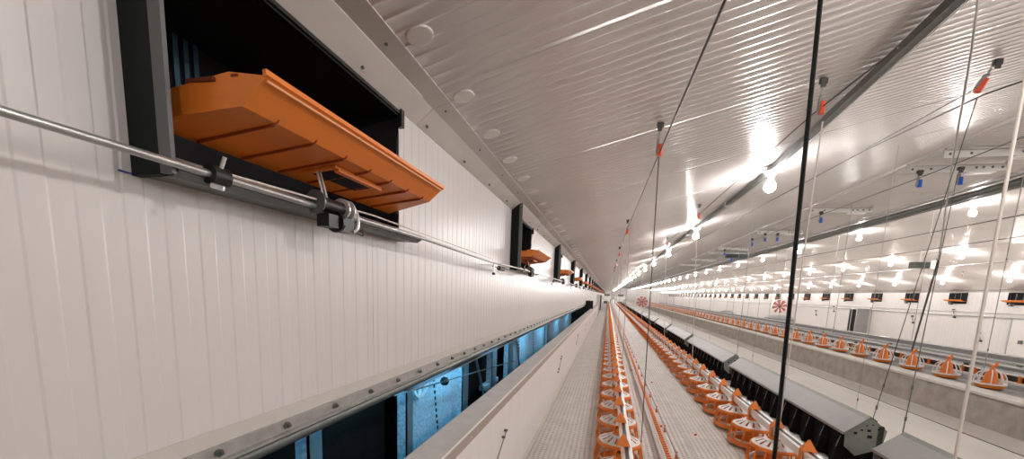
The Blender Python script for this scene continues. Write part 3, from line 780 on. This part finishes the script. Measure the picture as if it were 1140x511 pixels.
for k, (x, y, z) in enumerate(((4.22, 7.05, 1.93), (4.62, 6.95, 1.93), (4.30, 9.9, 1.93), (4.28, 12.9, 1.93), (4.30, 14.0, 1.93), (4.3, 17.0, 1.93), (4.6, 12.9, 1.93))):
    pulley((x, y, z), 'blue', ORD[k]+' blue cable pulley under the pale cross brackets', 'blue pulleys', hang=.06)
for k, (x, y) in enumerate(((10.8, 12.9), (10.8, 16.5), (12.4, 19.0), (14, 20))):
    pulley((x, y, roof(x)-.01), 'red', ORD[k]+' red pulley under the ceiling beyond the ridge tube', 'far red pulleys')

def cable(pts, r, m, label, cat='cable', grp=None, name='cable'):
    return tag(MB().path(pts, r, 6).build(name, M[m]), label, cat, grp)
rz = roof
cable([(.255, 1.20, .80), (.255, 2.72, .90), (.20, 5.9, .93), (.18, 9.1, .95), (.18, 30, .95)], .0045, 'wire', 'dark hauling cable running along the ceiling through the left red pulleys')
cable([(1.16, 2.2, 1.12), (1.14, 2.9, 1.14), (1.16, 6.1, 1.16), (1.2, 30, 1.18)], .004, 'wire', 'dark hauling cable running beside the lamp conduit')
cable([(2.75, 3.0, 1.48), (2.32, 3.40, 1.40), (2.2, 4.4, 1.40), (1.9, 12, 1.35), (1.8, 30, 1.35)], .005, 'wire', 'dark cable passing the large red pulley at upper right')
cable([(2.30, 3.40, 1.46), (2.2, 4.4, 1.41)], .0035, 'wire', 'short pale cable branch tied to the dark cable at upper right')
cable([(4.3, 4.5, 1.9), (4.3, 7.05, 1.86), (4.3, 60, 1.86)], .006, 'wire', 'dark cable threading the blue pulleys along the middle ceiling')
cable([(4.05, 4.5, 1.98), (4.05, 60, 1.98)], .006, 'steel', 'steel cable along the edge of the flat middle ceiling')
for x, z in ((8.2, 1.95), (10.6, 1.95), (13.0, 1.6)):
    cable([(x, 4, z), (x, 90, z)], .012, 'wire', 'long thin cable beyond the ridge tube, over %s' % {8.2: 'its near side', 10.6: 'the middle of the right half', 13.0: 'the right slope'}[x])

def drop(x, y, z0, x1=None, y1=None, z1=None, r=.003, m='wire', label='', grp='suspension wires', clamps=()):
    z1 = rz(x if x1 is None else x1)-.012 if z1 is None else z1
    a = Vector((x, y, z0)); b_ = Vector((x if x1 is None else x1, y if y1 is None else y1, z1))
    t = thing('suspension_wire', label, 'wire', (0, 0, 0), grp)
    MB().tube(a, b_, r, 6).build('wire', M[m], t)
    for c in clamps:
        p = a.lerp(b_, c); MB().box(p.x-.005, p.x+.005, p.y-.005, p.y+.005, p.z-.016, p.z+.016).build('clamp', M['dsteel'], t)
    return t
drop(.35, 3.25, -1.20, .255, 2.75, .90, .0035, 'wire', 'thin wire dropping from the nearest left pulley to the drinker line', clamps=(.0,))
drop(1.375, 3.35, -.99, 1.16, 2.8, 1.06, .0040, 'rope', 'pale cord dropping from the pulley beside the conduit to the middle feed trough')
drop(.845, 2.03, -1.28, .735, 1.93, None, .0088, 'frame', 'thick dark pole standing before the middle row of pans, cut by the top edge', 'poles')
drop(2.10, 3.56, -.89, 2.28, 3.40, 1.38, .0028, 'wire', 'thin wire from the large red pulley down to the nest lid end', clamps=(.04, .12))
drop(2.10, 3.24, -.90, 4.60, 6.95, 1.84, .0040, 'wire', 'dark wire holding the nearest nest lid', clamps=(.03, .1))
HP = [(1.399, 2.18, 1.36), (1.62, 2.5, 1.23), (2.339, 3.6, 1.013), (3.28, 5.0, .48), (4.5, 7.05, -.66)]
cable(HP[:4], .0050, 'hose', 'grey hose hanging in a slant from the ceiling at the right', 'hose')
cable(HP[3:], .0100, 'wire', 'dark end of the slanting lift hose, down to the domed pans', 'hose')
drop(1.80, 2.40, -1.2, 1.77, 2.40, None, .0075, 'rope', 'pale rope hanging nearest the right picture edge')
for i in range(1, 14):
    y = 3.52+3.40*i
    drop(2.10, y, -.90, 2.10, y, None, .004, 'hose', ('%s' % ORD[i] if i < 5 else 'distant')+' hanger wire rising from a joint between nest lids', 'nest hangers', clamps=(.06, .2))
for i in range(1, 12):
    y = 3.2+3.2*i
    drop(.30, y, -1.18, .24, y-.4, None, .0045, 'hose', ('%s' % ORD[i] if i < 5 else 'distant')+' hanger wire over the drinker line', 'drinker hangers', clamps=(.02,))
    drop(1.375, y+.2, -.99, 1.2, y, None, .0045, 'rope', ('%s' % ORD[i] if i < 5 else 'distant')+' pale hanger cord over the middle feed trough', 'trough hangers')
for i in range(14):
    y = 5.4+3.5*i
    drop(3.0, y, ZS+.05, 3.0, y, None, .0025, 'hose', ('%s' % ORD[i] if i < 4 else 'distant')+' thin wire hanging over the scratch floor', 'scratch floor wires', clamps=(.05,))
    drop(4.75, y+.8, -.80, 4.75, y+.8, None, .0045, 'hose', ('%s' % ORD[i] if i < 4 else 'distant')+' wire hanging over the domed pans', 'domed pan wires', clamps=(.1, .5))
    drop(6.6, y+1.5, -.86, 6.6, y+1.5, None, .005, 'hose', ('%s' % ORD[i] if i < 4 else 'distant')+' wire hanging over the platform drinker pipe', 'platform wires', clamps=(.2,))
cable([(3.55, Y0, -1.24), (3.55, 60, -1.24)], .005, 'wire', 'thin wire stretched low along the scratch floor')

# small odds: red scraps on the slats, sensors, winch motors, hoppers, door leaf at the end of the low wall
for k, (x, y) in enumerate(((.62, 3.8+.35), (.92, 4.0), (.75, 6.3), (.50, 7.2))):
    tag(MB().tube((x, y, ZS), (x+.02, y, ZS+.012), .011, 8).build('red_cap', M['red']), ORD[k]+' small red cap lying on the slatted floor', 'cap', 'red caps on the slats')
o = thing('cable_winch', 'black winch motor cluster under the middle ceiling far down the house', 'winch', (5.05, 18.3, 1.80))
MB().box(-.35, .1, -.1, .1, -.08, .08).build('motor', M['black'], o); MB().tube((.15, 0, 0), (.45, 0, 0), .09, 10).build('drum', M['dsteel'], o); MB().box(-.3, .4, -.03, .03, .08, ZF-1.80).build('mount', M['steel'], o); MB().tube((-.1, 0, -.2), (-.1, 0, -.05), .05, 8).build('gear', M['blue'], o)
o = thing('sensor_box', 'black sensor box hung under the ceiling on the right half', 'sensor', (11.0, 17.6, 1.50))
MB().box(-.25, .25, -.12, .12, -.12, .1).build('case', M['black'], o); MB().box(.28, .42, -.1, .1, -.14, .16).build('cover', M['white'], o); MB().tube((0, 0, .1), (0, 0, ZF-1.50), .02, 6).build('stem', M['steel'], o)
for k, (x, nm) in enumerate(((-.25, 'left'), (1.75, 'middle'))):
    o = thing('feed_hopper', 'pale feed hopper at the far end of the %s feed line' % nm, 'hopper', (x, 60, ZS))
    MB().prism([(-.25, .45), (.25, .45), (.75, .75), (.75, 1.15), (-.75, 1.15), (-.75, .75)], -.4, .4).build('bin', M['white'], o)
    for sx in (-.65, .65):
        for sy in (-.35, .35): MB().box(sx-.03, sx+.03, sy-.03, sy+.03, 0, .75).build('leg', M['dsteel'], o)
    MB().box(-.3, .5, -.25, .25, 1.15, 1.45).build('motor', M['dsteel'], o)
    MB().box(-.3, .3, -.5, -.4, .05, .4).build('outlet', M['dsteel'], o)
o = sroot('door_3', (-.62, 34, ZS))
MB().box(0, .06, 0, 4.8, 0, 1.30).build('door_leaf', M['frame'], o); MB().box(-.29, 0, -.02, .04, 0, 1.35).build('door_jamb', M['wall'], o)
for k, (x, y, s_) in enumerate(((9.6, 33, 1.3), (7.9, 40, .9))):
    o = thing('feed_cart', ['round grey feed cart on the lower floor before the right wall', 'smaller dark feed cart farther along the right wall'][k], 'cart', (x+3, y, -2.35))
    MB().lathe([(0, .35), (.5*s_, .4), (.75*s_, .8), (.75*s_, 1.1), (.6*s_, 1.25), (0, 1.35)], 18).build('tub', M['lid'], o, True)
    for a in range(4): MB().tube((.4*math.cos(a*PI/2), .4*math.sin(a*PI/2), 0), (.4*math.cos(a*PI/2), .4*math.sin(a*PI/2), .45), .04, 6).build('leg', M['dsteel'], o)
